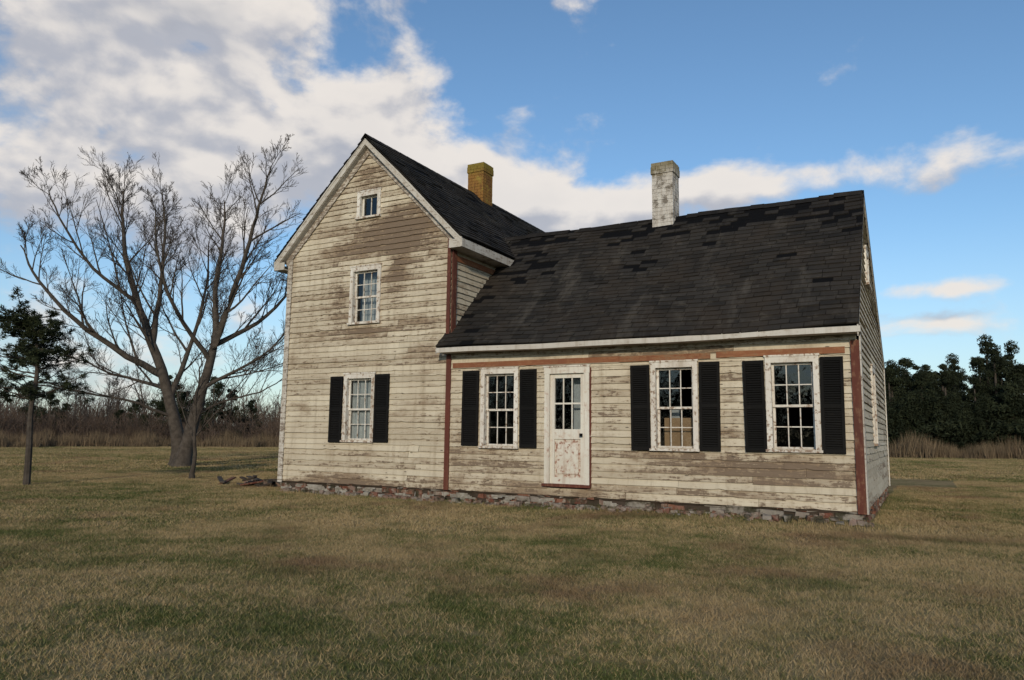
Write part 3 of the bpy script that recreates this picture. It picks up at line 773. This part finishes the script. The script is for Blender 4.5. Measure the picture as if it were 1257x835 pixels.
while az<-36:
    for _ in range(3): place(random.choice(brs),'brush',az+random.uniform(-.8,.8),73+random.uniform(-2,10),random.uniform(.5,1.35),dist)
    for _ in range(2):
        if random.random()<.8: place(random.choice(bares),'far_bare_tree',az+random.uniform(-.6,.6),random.uniform(80,120),random.uniform(.6,1.05),dist)
    for _ in range(2): place(random.choice(brs),'brush',az+random.uniform(-1,1),random.uniform(105,140),random.uniform(1.5,2.4),dist)
    az+=1.15
for az,d,s in [(-53.5,76,.72),(-52.4,79,.66),(-51.6,76,.62),(-50.6,75,.72),(-49.4,77,.62),(-60.5,80,.62),(-61.6,82,.68),(-59.6,83,.5),(-55.3,77,.5),(-56.4,80,.45),(-48.,80,.58),(-64,84,.55),(-45.5,82,.5)]: place(cons[random.randrange(3)],'far_conifer',az,d,s,dist)
az=-12.
while az<26:
    for dd in (76,80,86,92): place(cons[random.randrange(3)],'far_conifer',az+random.uniform(-.8,.8),dd+random.uniform(-2,2),random.uniform(.84,1.16),dist)
    for _ in range(2): place(cons[3],'far_conifer',az+random.uniform(-.5,.5),73,random.uniform(.8,1.2),dist)
    az+=1.05
az=90.  # unseen conifer rows behind the camera, added to darken the window reflections
while az<250:
    for dd in (50,56): place(cons[random.randrange(3)],'far_conifer',az+random.uniform(-1,1),dd,random.uniform(.8,1.1),dist)
    az+=3.2

db=B()
for i in range(18):
    x=-6.0+random.gauss(0,.5); y=.9+random.gauss(0,.3); L=random.uniform(.3,.9); a=random.uniform(0,math.pi)
    c,s=math.cos(a),math.sin(a); z=GZ+random.uniform(0,.18); tl=random.uniform(-.1,.3)
    def W(p,o,zz): return (x+p*c-o*s,y+p*s+o*c,z+zz+p*tl)
    db.box(-L/2,L/2,-.05,.05,0,.035,random.choice(['sheath','bark','sheath','redtrim']),None,.1,W)
for i in range(5):
    x=-5.9+random.gauss(0,.5); y=.8; db.box(x,x+.2,y,y+.15,GZ-.02,GZ+.14,'masonry',random.random(),.3,None,.02)
db.obj('scrap_wood_pile')

# ------------------------------------------------------------------ sky / light
SEL,SAZ=18.,159.
w=bpy.data.worlds.new('World'); scene.world=w; w.use_nodes=True; N=NT(w.node_tree); N.n.clear()
out=N.n.new('ShaderNodeOutputWorld'); bg=N.n.new('ShaderNodeBackground')
sky=N.n.new('ShaderNodeTexSky'); sky.sky_type='NISHITA'; sky.sun_disc=False; sky.sun_elevation=math.radians(SEL); sky.sun_rotation=math.radians(SAZ)
sky.ozone_density=1.5; sky.air_density=1.0; sky.dust_density=.6
tc=N.n.new('ShaderNodeTexCoord').outputs['Generated']; nrm=N.vm('NORMALIZE',tc); X,Y,Z=N.sep(nrm)
az=N.m('MULTIPLY',N.m('ARCTAN2',X,Y),57.2958); el=N.m('MULTIPLY',N.m('ARCSINE',Z),57.2958)
blobs=[(-41,21.0,9.5,4.2,.40),(-58,26,16,10,.34),(-60,16,17,6,.27),(-24.0,17.0,8.5,2.6,.38),(-7,18.4,11,2.6,.40),(-32,17,7,3.0,.24),(0.5,7.6,4.5,1.0,.26),(-55,5,20,4,.20),(-44,30,8,2.5,.14),(2,10.0,4,.6,.20),(6,3,10,1.2,.15),(0,27,10,6,-.12),(60,20,30,10,.2),(150,25,60,15,.15)]
def dens(az,el,det):
    nv=N.comb(N.m('MULTIPLY',az,.11),N.m('MULTIPLY',el,.17),4.3)
    n1=N.noise(nv,1.0,det,.55,.15)
    tot=None
    for ca,ce,sa,se,h in blobs:
        da=N.m('MULTIPLY',N.m('SUBTRACT',az,ca),1/sa); de=N.m('MULTIPLY',N.m('SUBTRACT',el,ce),1/se)
        g_=N.m('MULTIPLY',N.m('EXPONENT',N.m('MULTIPLY',N.m('ADD',N.m('MULTIPLY',da,da),N.m('MULTIPLY',de,de)),-1.)),h)
        tot=g_ if tot is None else N.m('ADD',tot,g_)
    return N.m('ADD',tot,N.m('ADD',N.m('MULTIPLY',N.m('SUBTRACT',n1,.5),1.05),.40))
d1=dens(az,el,7); d2=dens(N.m('ADD',az,.8),N.m('ADD',el,1.5),3)
mask=N.step(d1,.52,.71)
lit=N.step(N.m('SUBTRACT',d1,d2),-.10,.12)
thick=N.step(d1,.70,.98)
upl=N.step(el,23.,31.)
cw=N.mix(lit,(4.7,4.8,5.3),(8.6,8.0,7.4))
cw=N.mix(N.m('MULTIPLY',thick,N.m('ADD',N.m('MULTIPLY',upl,.85),.15)),cw,N.mix(lit,(3.1,3.3,3.8),(5.2,5.2,5.4)))
skyc=N.mix(1.,sky.outputs[0],(1.12,1.38,1.55),'MULTIPLY')
hz=N.step(el,-2.,16.,.5,0.)
skyc=N.mix(hz,skyc,(5.9,6.0,6.4))
col=N.mix(N.m('MULTIPLY',mask,.94),skyc,cw)
N.l.new(col,bg.inputs[0]); bg.inputs[1].default_value=.10; N.l.new(bg.outputs[0],out.inputs[0])
sd=bpy.data.lights.new('sun','SUN'); sd.energy=2.6; sd.angle=math.radians(2.5); sd.color=(1,.85,.66)
so=bpy.data.objects.new('sun',sd); scene.collection.objects.link(so)
e,a=math.radians(SEL),math.radians(SAZ); dv=Vector((math.sin(a)*math.cos(e),math.cos(a)*math.cos(e),math.sin(e)))
so.rotation_euler=dv.to_track_quat('Z','Y').to_euler()

# ------------------------------------------------------------------ camera
p=math.radians(7.28); r=math.radians(.71)
F=Vector((-math.sin(YAW)*math.cos(p),math.cos(YAW)*math.cos(p),math.sin(p))); R=Vector((math.cos(YAW),math.sin(YAW),0)); U=R.cross(F)
R2=R*math.cos(r)+U*math.sin(r); U2=-R*math.sin(r)+U*math.cos(r)
cd=bpy.data.cameras.new('camera'); cd.sensor_width=36; cd.lens=914/1257*36; cd.clip_end=5000; cd.clip_start=.05
co=bpy.data.objects.new('camera',cd); scene.collection.objects.link(co)
mt=Matrix((( R2.x,U2.x,-F.x,CAM.x),(R2.y,U2.y,-F.y,CAM.y),(R2.z,U2.z,-F.z,CAM.z),(0,0,0,1))); co.matrix_world=mt
scene.camera=co
